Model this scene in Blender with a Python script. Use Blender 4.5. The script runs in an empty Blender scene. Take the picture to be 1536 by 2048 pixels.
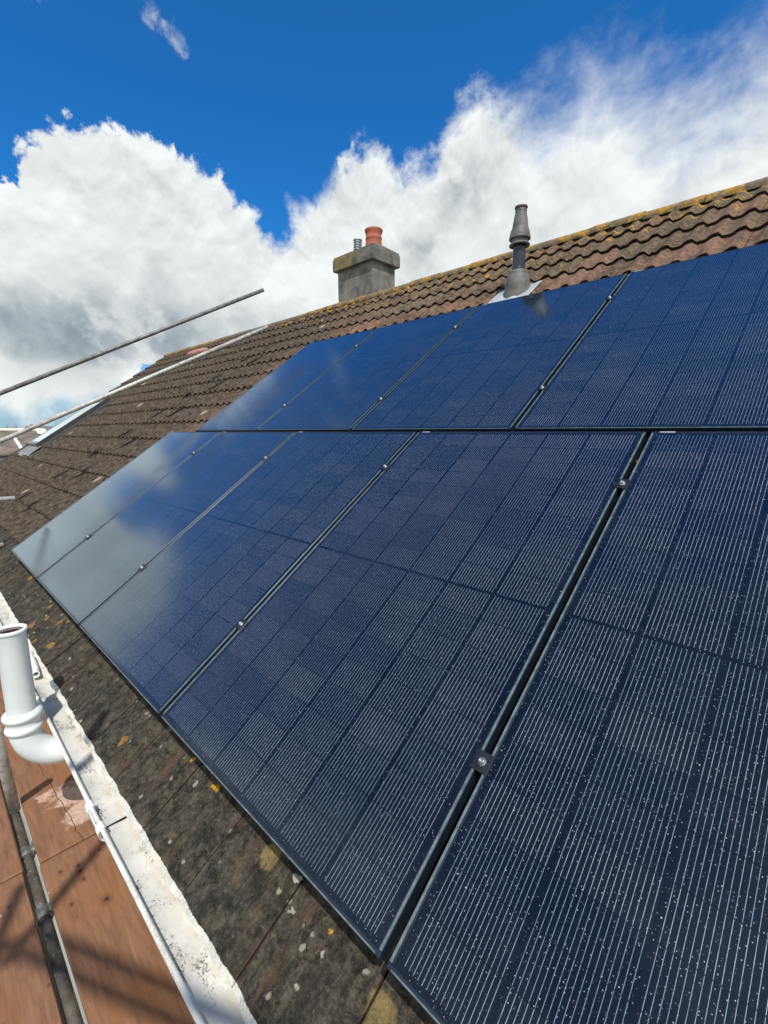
import bpy, math, random
from mathutils import Vector, Matrix
R = math.radians
random.seed(7)
S = bpy.context.scene
C = S.collection
TH = 0.6151                      # roof pitch
VD = Vector((0, math.cos(TH), math.sin(TH)))
ND = Vector((0, -math.sin(TH), math.cos(TH)))

# ------------------------------------------------------------------ camera
cam_d = bpy.data.cameras.new('camera'); cam = bpy.data.objects.new('camera', cam_d); C.objects.link(cam)
yaw, pitch = 0.7989, 0.1725
fw = Vector((-math.cos(yaw)*math.cos(pitch), math.sin(yaw)*math.cos(pitch), -math.sin(pitch)))
rt = Vector((math.sin(yaw), math.cos(yaw), 0)); up = rt.cross(fw)
M = Matrix((rt, up, -fw)).transposed().to_4x4(); M.translation = (0.5088, -0.5274, 1.0305)
cam.matrix_world = M
cam_d.sensor_fit = 'VERTICAL'; cam_d.sensor_height = 24.0
cam_d.lens = 919.6/2048*24.0
cam_d.clip_start = 0.02; cam_d.clip_end = 20000
S.camera = cam
S.render.resolution_x, S.render.resolution_y = 768, 1024

# ------------------------------------------------------------------ node helper
class NT:
    def __init__(s, tree): s.t = tree; s.n = tree.nodes; s.l = tree.links
    def node(s, typ, **kw):
        n = s.n.new(typ)
        for k, v in kw.items(): setattr(n, k, v)
        return n
    def put(s, sock, v):
        if isinstance(v, bpy.types.NodeSocket): s.l.new(v, sock)
        elif v is not None: sock.default_value = v
    def m(s, op, a, b=None, c=None, clamp=False):
        n = s.node('ShaderNodeMath', operation=op, use_clamp=clamp)
        s.put(n.inputs[0], a); s.put(n.inputs[1], b); s.put(n.inputs[2], c)
        return n.outputs[0]
    def vm(s, op, a, b=None, out=0):
        n = s.node('ShaderNodeVectorMath', operation=op)
        s.put(n.inputs[0], a)
        if b is not None:
            if op == 'SCALE': s.put(n.inputs[3], b)
            else: s.put(n.inputs[1], b)
        return n.outputs[out]
    def mix(s, f, a, b, mode='MIX'):
        n = s.node('ShaderNodeMix', data_type='RGBA', blend_type=mode)
        s.put(n.inputs[0], f)
        for i, v in ((6, a), (7, b)):
            if not isinstance(v, bpy.types.NodeSocket): v = (*v[:3], 1)
            s.put(n.inputs[i], v)
        return n.outputs[2]
    def noise(s, vec, scale, detail=4, rough=.55, out=0, dist=0):
        n = s.node('ShaderNodeTexNoise')
        s.put(n.inputs['Vector'], vec); n.inputs['Scale'].default_value = scale
        n.inputs['Detail'].default_value = detail; n.inputs['Roughness'].default_value = rough
        n.inputs['Distortion'].default_value = dist
        return n.outputs[out]
    def voro(s, vec, scale, feature='F1', out='Distance', rnd=1):
        n = s.node('ShaderNodeTexVoronoi', feature=feature)
        s.put(n.inputs['Vector'], vec); n.inputs['Scale'].default_value = scale
        n.inputs['Randomness'].default_value = rnd
        return n.outputs[out]
    def ss(s, x, a, b, lo=0., hi=1.):
        n = s.node('ShaderNodeMapRange', interpolation_type='SMOOTHSTEP')
        s.put(n.inputs[0], x); s.put(n.inputs[1], a); s.put(n.inputs[2], b)
        s.put(n.inputs[3], lo); s.put(n.inputs[4], hi)
        return n.outputs[0]
    def xyz(s, v):
        n = s.node('ShaderNodeSeparateXYZ'); s.put(n.inputs[0], v); return n.outputs
    def cxyz(s, x, y, z):
        n = s.node('ShaderNodeCombineXYZ')
        s.put(n.inputs[0], x); s.put(n.inputs[1], y); s.put(n.inputs[2], z); return n.outputs[0]
    def curve(s, x, pts):
        n = s.node('ShaderNodeFloatCurve'); s.put(n.inputs['Value'], x)
        c = n.mapping.curves[0]; n.mapping.use_clip = False
        c.points[0].location = pts[0]; c.points[1].location = pts[-1]
        for p in pts[1:-1]: c.points.new(*p)
        n.mapping.update(); return n.outputs[0]
    def bump(s, h, dist=.01, strength=1., nrm=None):
        n = s.node('ShaderNodeBump'); n.inputs['Distance'].default_value = dist
        n.inputs['Strength'].default_value = strength; s.put(n.inputs['Height'], h)
        if nrm is not None: s.put(n.inputs['Normal'], nrm)
        return n.outputs[0]

# ------------------------------------------------------------------ sun and sky
SUN_EL = R(58)
sdir = Vector((0.82, -0.57, 0)).normalized()*math.cos(SUN_EL) + Vector((0, 0, math.sin(SUN_EL)))
sd = bpy.data.lights.new('sun', 'SUN'); sd.energy = 4.2; sd.angle = R(.53); sd.color = (1, .965, .91)
sun = bpy.data.objects.new('sun', sd); C.objects.link(sun)
sun.rotation_euler = sdir.to_track_quat('Z', 'Y').to_euler()
S.view_settings.view_transform = 'Standard'; S.view_settings.look = 'None'
S.view_settings.exposure = 0.0; S.view_settings.gamma = 1.0
W = bpy.data.worlds.new('World'); S.world = W; W.use_nodes = True
def build_world():
    t = NT(W.node_tree); t.n.clear()
    sky = t.node('ShaderNodeTexSky', sky_type='NISHITA', sun_disc=False)
    sky.sun_elevation = SUN_EL; sky.sun_rotation = math.atan2(sdir.x, sdir.y)
    sky.air_density = 1.0; sky.dust_density = .3; sky.ozone_density = 3.0
    SK = .1
    tc = t.node('ShaderNodeTexCoord').outputs['Generated']
    d = t.vm('NORMALIZE', tc)
    X, Y, Z = t.xyz(d)[:3]
    deg = 180/math.pi
    el = t.m('MULTIPLY', t.m('ARCSINE', Z), deg)
    az = t.m('MULTIPLY', t.m('ARCTAN2', Y, t.m('MULTIPLY', X, -1)), deg)
    azn = t.m('DIVIDE', t.m('ADD', az, 180), 360)
    P = lambda pts, k: [((a+180)/360, v/k) for a, v in pts]
    top = t.m('MULTIPLY', t.curve(azn, P([(-180, 52), (-120, 55), (-70, 50), (-45, 44), (-28, 27), (-20, 20), (-14, 23), (-6, 23.5), (0, 22), (5, 22.5), (9, 23.6),
        (13, 25.6), (19, 26), (25, 26.0), (30, 23.8), (33.5, 22.4), (36, 23.2), (40, 25.6), (43, 27.8), (46, 27.8), (48.5, 26.8), (52, 28.4), (56, 32.0), (60, 30.6), (64, 30.5), (68, 32), (72, 30.5), (77, 28.8), (81, 30), (90, 36), (110, 44), (140, 50), (180, 52)], 60)), 60)
    wid = t.m('MULTIPLY', t.curve(azn, P([(-180, 3), (-20, 2.4), (4, 2.0), (9, .8), (27, .9), (33, 2.6), (38, 3.0), (41, 1.6), (46, 2.2), (50, 2.5), (57, 3.2), (62, 8), (75, 10), (90, 8), (180, 4)], 12)), 12)
    warp = t.vm('SCALE', t.vm('SUBTRACT', t.noise(d, 3.0, 3, out=1), (.5, .5, .5)), .12)
    dw = t.vm('ADD', d, warp)
    nl = t.noise(dw, 5.0, 2, .5)
    nm = t.noise(dw, 14.0, 8, .56)
    nf = t.noise(t.vm('ADD', dw, t.vm('SCALE', t.noise(d, 30, 3, out=1), .02)), 42.0, 7, .65)
    # streaks, stretched obliquely, for the windblown right side
    mp = t.node('ShaderNodeMapping'); mp.inputs['Rotation'].default_value = (R(20), R(-50), R(30)); mp.inputs['Scale'].default_value = (3.2, 14, 14)
    t.put(mp.inputs['Vector'], dw)
    nst = t.noise(mp.outputs[0], 1.0, 7, .6)
    streak = t.ss(az, 56, 66)
    edge = t.m('SUBTRACT', top, el)
    edge = t.m('ADD', edge, t.m('MULTIPLY', t.m('SUBTRACT', nl, .5), 2.6))
    edge = t.m('ADD', edge, t.m('MULTIPLY', t.m('SUBTRACT', nm, .5), 7.0))
    edge = t.m('ADD', edge, t.m('MULTIPLY', t.m('SUBTRACT', nf, .5), 4.0))
    edge = t.m('ADD', edge, t.m('MULTIPLY', t.m('MULTIPLY', t.m('SUBTRACT', nst, .5), 9.0), streak))
    def ang(a, e):                # angular distance in degrees to a direction
        a, e = R(a), R(e); v = (-math.cos(a)*math.cos(e), math.sin(a)*math.cos(e), math.sin(e))
        return t.vm('DISTANCE', d, v, out=1)
    def blob(a, e, r):
        q = t.m('DIVIDE', t.m('ADD', ang(a, e), t.m('ADD', t.m('MULTIPLY', t.m('SUBTRACT', nm, .5), R(r)*1.2), t.m('MULTIPLY', t.m('SUBTRACT', nf, .5), R(r)*.5))), R(r)); q = t.m('MAXIMUM', q, 0); return t.m('EXPONENT', t.m('MULTIPLY', t.m('MULTIPLY', q, q), -1))
    for a, e, r, amt in ((-2.0, 19, 2.6, 13), (6.2, 21.5, 2.4, 8), (19.5, 6.0, 2.3, 24), (33.5, 22, 1.6, 3)):
        edge = t.m('SUBTRACT', edge, t.m('MULTIPLY', blob(a, e, r), amt))
    mask = t.ss(edge, t.m('MULTIPLY', wid, -.4), t.m('MULTIPLY', wid, .8))
    # small puffs and wisps
    for a, e, r, k in ((22.4, 35.0, 1.1, .95), (23.6, 34.5, 1.1, .95), (24.6, 33.8, 1.0, .95), (16.5, 36.8, 1.4, .75), (13.5, 33.5, 1.2, .6)):
        bl = blob(a, e, r); pf = t.ss(t.m('MULTIPLY', t.ss(bl, .02, .35), t.m('ADD', t.m('MULTIPLY', bl, k), t.m('ADD', t.m('MULTIPLY', t.m('SUBTRACT', nm, .5), 3.2), t.m('MULTIPLY', t.m('SUBTRACT', nf, .5), 3.0)))), .35, 1.9)
        pf = t.m('MULTIPLY', pf, min(1, k*.8))
        mask = t.m('MAXIMUM', mask, pf)
    mask = t.m('MULTIPLY', mask, t.ss(t.m('ADD', el, t.m('MULTIPLY', t.m('SUBTRACT', nm, .5), 9)), .8, 4.2))
    # haze towards the horizon
    hz = t.ss(el, 0, 12, .7, 0)
    # cloud shading: relief from the light's side, darker bases
    off = t.vm('ADD', dw, tuple(sdir*.030))
    ns1 = t.noise(dw, 14.0, 4, .50); nm2 = t.noise(off, 14.0, 4, .50)
    off2 = t.vm('ADD', dw, tuple((sdir*.09)))
    nl2 = t.noise(off2, 5.0, 2, .5)
    rel = t.m('SUBTRACT', ns1, nm2); rel2 = t.m('SUBTRACT', nl, nl2)
    depth = t.ss(edge, 2, 26)
    depth = t.m('MULTIPLY', t.m('MULTIPLY', depth, t.ss(az, 20, 46, 1.0, .35)), t.ss(az, -4, 9, .3, 1))
    br = t.m('SUBTRACT', .90, t.m('MULTIPLY', depth, .24))
    br = t.m('ADD', br, t.m('MULTIPLY', rel, .38))
    br = t.m('ADD', br, t.m('MULTIPLY', rel2, .35))
    nf1 = t.noise(dw, 38.0, 4, .55); nf2 = t.noise(t.vm('ADD', dw, tuple(sdir*.011)), 38.0, 4, .55)
    br = t.m('ADD', br, t.m('MULTIPLY', t.m('MULTIPLY', t.m('SUBTRACT', nf1, nf2), .32), t.ss(edge, 18, 1, .35, 1)))
    for a, e, r, k in ((53.5, 25, 3.2, .30), (50, 19.5, 2.6, .20), (58, 27.5, 2.6, .10), (8.0, 10.6, 3.2, .26), (14, 9.8, 3.8, .34), (21, 10.4, 4.2, .28), (29, 12, 4.5, .16), (-5, 16, 3, .14), (-11, 20, 3, .12), (20, 17, 3, .06)):
        br = t.m('SUBTRACT', br, t.m('MULTIPLY', t.m('MULTIPLY', blob(a, e, r), k), t.ss(nm, .34, .56, .15, 1.3)))
    low = t.ss(t.m('ADD', el, t.m('MULTIPLY', t.m('SUBTRACT', nm, .5), 5)), 7.8, 6.2)
    br = t.m('ADD', br, t.m('MULTIPLY', low, .18))
    br = t.m('MINIMUM', t.m('MAXIMUM', br, .26), .97)
    shade = t.ss(br, .3, .85)
    ctint = t.mix(shade, (.74, .90, 1.0), (.96, 1.0, 1.0))
    ccol = t.vm('SCALE', ctint, t.m('DIVIDE', br, SK))
    # deep clean blue: the nishita sky, tinted
    tint = t.mix(t.ss(el, 2, 22), (.62, 1.0, 1.35), (.17, .93, 1.58))
    skyc = t.mix(1.0, sky.outputs[0], tint, 'MULTIPLY')
    skyc = t.mix(hz, skyc, tuple(v/SK for v in (.31, .48, .62)))
    fin = t.mix(mask, skyc, ccol)
    bg = t.node('ShaderNodeBackground'); t.put(bg.inputs[0], fin); bg.inputs[1].default_value = SK
    o = t.node('ShaderNodeOutputWorld'); t.l.new(bg.outputs[0], o.inputs[0])
build_world()

# ------------------------------------------------------------------ materials
MATS = {}
def mat(name):
    m = bpy.data.materials.new(name); m.use_nodes = True; t = NT(m.node_tree); t.n.clear()
    b = t.node('ShaderNodeBsdfPrincipled'); o = t.node('ShaderNodeOutputMaterial'); t.l.new(b.outputs[0], o.inputs[0])
    MATS[name] = m; return m, t, b
def setp(t, b, **kw):
    for k, v in kw.items():
        s = b.inputs[k.replace('_', ' ')]
        if k == 'Base_Color' and not isinstance(v, bpy.types.NodeSocket): v = (*v[:3], 1)
        t.put(s, v)
def objco(t): return t.node('ShaderNodeTexCoord').outputs['Object']
def simple(name, col, rough=.6, metal=0, var=.25, scale=8, bump=.002, bscale=60, spec=.5):
    m, t, b = mat(name); co = objco(t)
    n = t.noise(co, scale, 6, .65)
    c = t.mix(t.ss(n, .3, .7), tuple(x*(1-var) for x in col), tuple(min(1, x*(1+var)) for x in col))
    setp(t, b, Base_Color=c, Roughness=rough, Metallic=metal)
    b.inputs['Specular IOR Level'].default_value = spec
    if bump: setp(t, b, Normal=t.bump(t.noise(co, bscale, 5, .6), bump))
    return m

def roof_tile_material(name, other=False):
    m, t, b = mat(name); co = objco(t); X, Y, Z = t.xyz(co)[:3]
    att = t.node('ShaderNodeAttribute', attribute_name='tint').outputs['Color']
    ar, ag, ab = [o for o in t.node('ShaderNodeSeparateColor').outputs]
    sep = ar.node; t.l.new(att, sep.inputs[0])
    st = t.cxyz(t.m('MULTIPLY', X, 2.6), t.m('MULTIPLY', Y, .8), 0)       # stretched down the slope
    nA = t.noise(co, 3.2, 5, .6); nB = t.noise(co, 26, 7, .7); nC = t.noise(co, 140, 4, .7)
    nS = t.noise(st, 20, 6, .65)
    base = t.mix(t.ss(t.m('ADD', t.m('MULTIPLY', nB, .7), t.m('MULTIPLY', nA, .3)), .38, .62), (.036, .025, .015), (.180, .124, .076))
    base = t.mix(t.m('MULTIPLY', t.ss(nS, .45, .7), .6), base, (.23, .165, .105))
    red = t.mix(t.ss(nB, .3, .7), (.12, .062, .040), (.30, .175, .120))
    base = t.mix(t.m('MULTIPLY', t.ss(ar, .58, .9), t.ss(nA, .38, .62, .15, .8)), base, red)
    grn = t.mix(t.ss(nB, .35, .7), (.060, .053, .032), (.185, .165, .105))
    base = t.mix(t.m('MULTIPLY', t.ss(ag, .5, .95), .55), base, grn)
    # old grey-brown field to the far side of the panels
    left = t.ss(X, -3.4, -5.2)
    lf = t.mix(t.ss(nS, .35, .66), (.022, .018, .014), (.112, .089, .066))
    base = t.mix(t.m('MULTIPLY', left, .85), base, lf)
    # the eaves course: dark, mossy, weathered
    eav = t.ss(Y, .11, .03)
    nE = t.noise(co, 90, 8, .8)
    sv = t.vm('ADD', t.cxyz(X, t.m('MULTIPLY', Y, .28), 0), t.vm('SCALE', t.noise(co, 12, 3, out=1), .02))
    nV = t.noise(sv, 26, 8, .72); nW = t.noise(sv, 9, 6, .7)
    dk = t.mix(t.ss(t.m('ADD', t.m('MULTIPLY', nE, .45), t.m('MULTIPLY', nB, .55)), .40, .62), (.007, .0075, .006), (.108, .096, .070))
    dk = t.mix(t.m('MULTIPLY', t.ss(nV, .50, .62), .75), dk, (.020, .019, .015))
    dk = t.mix(t.m('MULTIPLY', t.ss(nW, .53, .64), .6), dk, (.115, .068, .042))
    dk = t.mix(t.m('MULTIPLY', t.ss(t.noise(st, 16, 7, .75), .57, .66), .5), dk, (.155, .082, .048))
    dk = t.mix(t.m('MULTIPLY', t.ss(t.noise(co, 9, 6, .7), .56, .66), .5), dk, (.135, .128, .066))
    dk = t.mix(t.m('MULTIPLY', t.ss(t.noise(co, 95, 6, .85), .56, .66), .6), dk, (.21, .20, .165))
    jx = t.m('FRACT', t.m('DIVIDE', t.m('ADD', X, .645+.004), .3)); jx = t.m('MULTIPLY', t.m('MINIMUM', jx, t.m('SUBTRACT', 1, jx)), .3)
    rust = t.m('MULTIPLY', t.ss(t.m('ADD', jx, t.m('MULTIPLY', t.m('SUBTRACT', nE, .5), .014)), .0045, .002), t.ss(t.noise(co, 13, 5), .46, .60))
    dk = t.mix(t.m('MULTIPLY', rust, .9), dk, (.10, .042, .024))
    base = t.mix(t.m('MULTIPLY', eav, .95), base, dk)
    # dark moss pits, long down the slope
    pv = t.cxyz(t.m('MULTIPLY', X, 30), t.m('MULTIPLY', Y, 11), 0)
    pit = t.voro(t.vm('ADD', pv, t.vm('SCALE', t.noise(co, 30, 3, out=1), .3)), 1.0)
    pg = t.m('MULTIPLY', t.ss(pit, .34, .18), t.ss(t.noise(co, 6, 3), .40, .62))
    pg = t.m('MULTIPLY', pg, t.ss(X, -3.0, -5.5, .25, 1))
    base = t.mix(t.m('MULTIPLY', pg, .8), base, (.018, .014, .011))
    # pale lime streaks
    pv2 = t.cxyz(t.m('MULTIPLY', X, 15), t.m('MULTIPLY', Y, 3.6), 3.3)
    vs = t.node('ShaderNodeTexVoronoi'); t.put(vs.inputs['Vector'], pv2); vs.inputs['Scale'].default_value = 1.0
    gate = t.m('GREATER_THAN', t.xyz(vs.outputs['Color'])[0], .90)
    lm = t.m('MULTIPLY', t.m('MULTIPLY', t.ss(vs.outputs['Distance'], .30, .12), gate), t.ss(X, -1.5, -4.0))
    base = t.mix(t.m('MULTIPLY', lm, .75), base, (.42, .34, .25))
    # pale dots of lichen on the near tiles
    vd = t.node('ShaderNodeTexVoronoi'); t.put(vd.inputs['Vector'], t.vm('ADD', co, t.vm('SCALE', t.noise(co, 60, 3, out=1), .02))); vd.inputs['Scale'].default_value = 30
    dots = t.m('MULTIPLY', t.ss(vd.outputs['Distance'], .26, .14), t.m('GREATER_THAN', t.xyz(vd.outputs['Color'])[1], .88))
    base = t.mix(t.m('MULTIPLY', t.m('MULTIPLY', dots, eav), .8), base, (.36, .34, .27))
    # orange lichen: up near the ridge
    ln = t.noise(t.vm('ADD', co, (5, 2, 1)), 11, 6, .68)
    hi = t.ss(Y, 3.9, 5.2, 0, .155)
    lich = t.ss(t.m('ADD', ln, hi), .70, .745)
    lich = t.m('MULTIPLY', lich, t.ss(X, -10.5, -5.0, .1, 1))
    lcol = t.mix(nB, (.30, .13, .012), (.62, .33, .03))
    base = t.mix(t.m('MULTIPLY', lich, .9), base, lcol)
    # round ochre lichen patches, each where it grows on the eaves course
    wv = t.vm('ADD', t.cxyz(X, Y, 0), t.vm('SCALE', t.vm('SUBTRACT', t.noise(co, 38, 4, out=1), (.5, .5, .5)), .042))
    for (x, y, r, c) in ((-1.394, -.164, .022, 0), (-2.814, -.075, .024, 0), (-3.973, -.035, .030, 0), (-3.90, -.075, .020, 0), (-3.177, -.068, .022, 0), (-3.45, -.05, .014, 0),
                         (-2.618, -.182, .020, 0), (-3.03, -.12, .022, 0), (-3.084, -.206, .026, 1), (-2.835, -.235, .024, 0), (-2.514, -.150, .016, 1), (-2.75, -.045, .014, 0),
                         (-.81, -.036, .011, 3), (-.985, -.032, .010, 3), (-.472, -.045, .032, 2), (-.015, -.085, .038, 2), (-.204, -.051, .007, 3), (.06, -.18, .035, 1), (-5.1, -.12, .03, 0), (-6.2, -.05, .03, 0),
                         (-.196, -.088, .008, 4), (-.208, -.167, .008, 4), (-.275, .0, .007, 4), (-.36, -.03, .012, 4), (-.325, -.085, .010, 4), (-.9, -.07, .010, 4)):
        dd = t.vm('DISTANCE', wv, (x, y, 0), out=1)
        col = ((.36, .19, .045), (.30, .13, .055), (.26, .19, .075), (.55, .30, .02), (.50, .46, .38))[c]
        col = t.mix(t.ss(nB, .3, .7), tuple(v*.75 for v in col), tuple(v*1.15 for v in col))
        base = t.mix(t.m('MULTIPLY', t.ss(dd, r*1.12, r*.8), t.ss(nE, .36, .52, .25, .92)), base, col)
    base = t.mix(t.m('MULTIPLY', ab, .88), base, (.014, .012, .009))  # tile noses and sides: moss, and the shade under each course painted dark
    # white paint slopped over the lowest edge
    base = t.mix(t.m('MULTIPLY', t.m('MULTIPLY', eav, t.ss(nE, .60, .52)), .12), base, (.02, .02, .015))
    pn = t.m('ADD', t.m('MULTIPLY', t.m('SUBTRACT', t.noise(co, 75, 6, .75), .5), .011), t.m('MULTIPLY', t.m('SUBTRACT', t.noise(co, 9, 3), .5), .008))
    pm = t.ss(t.m('ADD', Y, pn), -.2545, -.2565)
    base = t.mix(pm, base, t.mix(t.ss(nC, .25, .6), (.55, .52, .43), (.76, .74, .65)))
    h = t.m('ADD', t.m('MULTIPLY', nB, 1.0), t.m('MULTIPLY', nC, .45))
    h = t.m('SUBTRACT', h, t.m('MULTIPLY', pg, .6)); h = t.m('ADD', h, t.m('MULTIPLY', nS, .5))
    setp(t, b, Base_Color=base, Roughness=t.mix(pm, (.9, .9, .9), (.55, .55, .55)), Normal=t.bump(h, .011, 1.0))
    b.inputs['Specular IOR Level'].default_value = .25
    return m
roof_tile_material('tile')

def ridge_material():
    m, t, b = mat('ridge_clay'); co = objco(t); X, Y, Z = t.xyz(co)[:3]
    nB = t.noise(co, 24, 7, .7)
    base = t.mix(t.ss(nB, .3, .7), (.075, .060, .042), (.22, .175, .12))
    ln = t.noise(co, 8, 6, .7)
    gap = t.m('MULTIPLY', t.ss(X, -9.2, -8.3), t.ss(X, -5.4, -6.8))       # bare grey stretch
    lich = t.ss(t.m('SUBTRACT', ln, t.m('MULTIPLY', gap, .18)), .47, .55)
    lcol = t.mix(t.ss(nB, .35, .65), (.22, .13, .02), (.55, .28, .02))
    base = t.mix(t.m('MULTIPLY', lich, .92), base, lcol)
    grn = t.ss(t.noise(co, 14, 5, .6), .5, .62)
    base = t.mix(t.m('MULTIPLY', grn, .45), base, (.17, .17, .06))
    setp(t, b, Base_Color=base, Roughness=.9, Normal=t.bump(nB, .015))
ridge_material()

def cells_material():
    m, t, b = mat('solar_cells'); co = objco(t); X, Y, Z = t.xyz(co)[:3]
    Wd, Hd, mg = 1.134, 1.79, .022
    cp = (Wd-2*mg)/6
    u = t.m('SUBTRACT', X, mg); k = t.m('DIVIDE', u, cp); col = t.m('FLOOR', k)
    fu = t.m('MULTIPLY', t.m('FRACT', k), cp)                              # metres into the column
    # distance to the nearest column boundary
    du = t.m('MINIMUM', fu, t.m('SUBTRACT', cp, fu))
    incol = t.ss(du, .0042, .0052)
    inx = t.m('MULTIPLY', t.m('GREATER_THAN', u, 0), t.m('LESS_THAN', u, cp*6))
    # rows: 9 half cells below and above the middle gap
    H2 = Hd/2; yy = t.m('ABSOLUTE', t.m('SUBTRACT', Y, H2))
    rp = (H2-mg-.0045)/9
    v = t.m('SUBTRACT', yy, .0045); kv = t.m('DIVIDE', v, rp); fv = t.m('MULTIPLY', t.m('FRACT', kv), rp)
    dv = t.m('MINIMUM', fv, t.m('SUBTRACT', rp, fv))
    inrow = t.m('MULTIPLY', t.ss(dv, .0014, .0022), t.m('MULTIPLY', t.m('GREATER_THAN', v, 0), t.m('LESS_THAN', v, rp*9)))
    cell = t.m('MULTIPLY', t.m('MULTIPLY', incol, inx), inrow)
    # sixteen bright wires to a cell
    wp = (cp-.009)/16
    w = t.m('FRACT', t.m('DIVIDE', t.m('SUBTRACT', fu, .0045), wp)); w = t.m('MULTIPLY', t.m('ABSOLUTE', t.m('SUBTRACT', w, .5)), wp)
    wire = t.ss(w, .00060, .00028)
    jog = t.noise(co, 90, 3, .6)
    rowgap = t.ss(dv, .0010, .0022, .25, 1)
    wire = t.m('MULTIPLY', t.m('MULTIPLY', wire, t.m('MULTIPLY', t.m('MULTIPLY', incol, inx), rowgap)), t.m('MULTIPLY', t.m('LESS_THAN', v, rp*9), t.m('GREATER_THAN', v, 0)))
    wire = t.m('MULTIPLY', wire, t.ss(jog, .25, .6, .45, 1.0))
    wn = t.node('ShaderNodeTexWhiteNoise', noise_dimensions='3D')
    oi = t.node('ShaderNodeObjectInfo').outputs['Random']
    t.put(wn.inputs[0], t.cxyz(col, t.m('ADD', t.m('FLOOR', kv), t.m('MULTIPLY', t.m('GREATER_THAN', Y, H2), 20)), oi))
    cr = wn.outputs[0]
    cs = t.m('SUBTRACT', 1.0, t.node('ShaderNodeLayerWeight').outputs['Facing'])
    seen = t.ss(cs, .18, .56, .22, 1.0)           # wires and gaps fade under glass seen at a graze
    wire = t.m('MULTIPLY', wire, seen)
    cellc = t.mix(cr, (.0018, .0044, .0125), (.0045, .0080, .0175))
    bg = (.0016, .0045, .0125)
    base = t.mix(cell, bg, cellc)
    wcol = t.mix(cr, (.20, .28, .38), (.36, .40, .46))
    base = t.mix(wire, base, wcol)
    # water droplets and grit, their sparkle painted in as pale dots
    vd = t.node('ShaderNodeTexVoronoi'); t.put(vd.inputs['Vector'], t.vm('ADD', co, t.cxyz(oi, 0, 0))); vd.inputs['Scale'].default_value = 130
    g = t.xyz(vd.outputs['Color'])
    drop = t.m('MULTIPLY', t.ss(vd.outputs['Distance'], .15, .08), t.m('GREATER_THAN', g[0], .22))
    vd2 = t.node('ShaderNodeTexVoronoi'); t.put(vd2.inputs['Vector'], t.vm('ADD', co, t.cxyz(0, oi, 0))); vd2.inputs['Scale'].default_value = 38
    g2 = t.xyz(vd2.outputs['Color'])
    drop2 = t.m('MULTIPLY', t.ss(vd2.outputs['Distance'], .055, .032), t.m('GREATER_THAN', g2[0], .55))
    vd3 = t.node('ShaderNodeTexVoronoi'); t.put(vd3.inputs['Vector'], t.vm('ADD', co, t.cxyz(oi, oi, 0))); vd3.inputs['Scale'].default_value = 210
    g3 = t.xyz(vd3.outputs['Color'])
    sparkle = t.m('MULTIPLY', t.ss(vd3.outputs['Distance'], .19, .09), t.m('GREATER_THAN', g3[0], .45))
    base = t.mix(t.m('MULTIPLY', sparkle, .42), base, t.mix(1.0, t.mix(g3[1], (.12, .17, .26), (.42, .36, .42)), t.mix(seen, (.4, .45, .5), (1, 1, 1)), 'MULTIPLY'))
    dc = t.mix(1.0, t.mix(g[1], (.22, .30, .42), (.60, .50, .62)), t.mix(seen, (.35, .4, .45), (1, 1, 1)), 'MULTIPLY')
    base = t.mix(t.m('MULTIPLY', drop, .8), base, dc)
    base = t.mix(t.m('MULTIPLY', drop2, .8), base, (.62, .65, .72))
    # thin film of rain dust
    dn = t.noise(co, 5, 6, .65)
    base = t.mix(t.ss(dn, .35, .8, .0, .022), base, (.30, .36, .44))
    setp(t, b, Base_Color=base, Roughness=.38, IOR=1.5)
    b.inputs['Specular IOR Level'].default_value = .12
    dots = t.m('MAXIMUM', drop, drop2)
    # anti-reflective solar glass: weak seen straight on, strong at a graze
    lw = t.node('ShaderNodeLayerWeight'); lw.inputs['Blend'].default_value = .5
    fac = t.m('ADD', .012, t.m('MULTIPLY', t.m('POWER', lw.outputs['Facing'], 2.7), .80))
    speck = t.voro(t.vm('ADD', co, (2, 5, 0)), 60)
    spk = t.m('MULTIPLY', t.ss(speck, .20, .10), t.ss(t.noise(co, 9, 3), .42, .6))
    fac = t.m('MULTIPLY', fac, t.m('SUBTRACT', 1.0, t.m('ADD', t.m('MULTIPLY', dots, .25), t.m('MULTIPLY', spk, .6))))
    gl = t.node('ShaderNodeBsdfGlossy'); gl.inputs['Color'].default_value = (.78, .93, 1, 1)
    t.put(gl.inputs['Roughness'], t.ss(dn, .3, .7, .04, .065))
    t.put(gl.inputs['Normal'], t.bump(t.noise(co, 420, 2, .5), .0004, .25))
    mx = t.node('ShaderNodeMixShader'); t.put(mx.inputs[0], fac); t.l.new(b.outputs[0], mx.inputs[1]); t.l.new(gl.outputs[0], mx.inputs[2])
    t.l.new(mx.outputs[0], [n for n in t.n if n.type == 'OUTPUT_MATERIAL'][0].inputs[0])
cells_material()

def frame_material():
    m, t, b = mat('black_anodised'); co = objco(t)
    n = t.noise(co, 30, 5, .6)
    setp(t, b, Base_Color=t.mix(n, (.010, .016, .030), (.022, .034, .055)), Metallic=.35, Roughness=t.ss(n, .3, .7, .28, .42))
frame_material()
simple('frame_lip', (.135, .18, .175), .4, .3, .4, 30, 0)  # pale lip: reflected sky painted onto the black frame edge, plus wear
simple('clamp_black', (.018, .022, .025), .45, .4, .3, 60, 0)
simple('bolt_steel', (.30, .33, .37), .35, .8, .2, 80, 0)
simple('aluminium', (.60, .61, .62), .35, .9, .15, 20, 0)
simple('sticker', (.30, .33, .36), .5, 0, .1, 20, 0)
simple('white_upvc', (.78, .78, .76), .4, 0, .06, 3, 0)
simple('dark_void', (.012, .011, .010), .95, 0, .2, 5, 0)
simple('terracotta', (.36, .105, .062), .75, 0, .25, 9, .002, 60)
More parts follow.
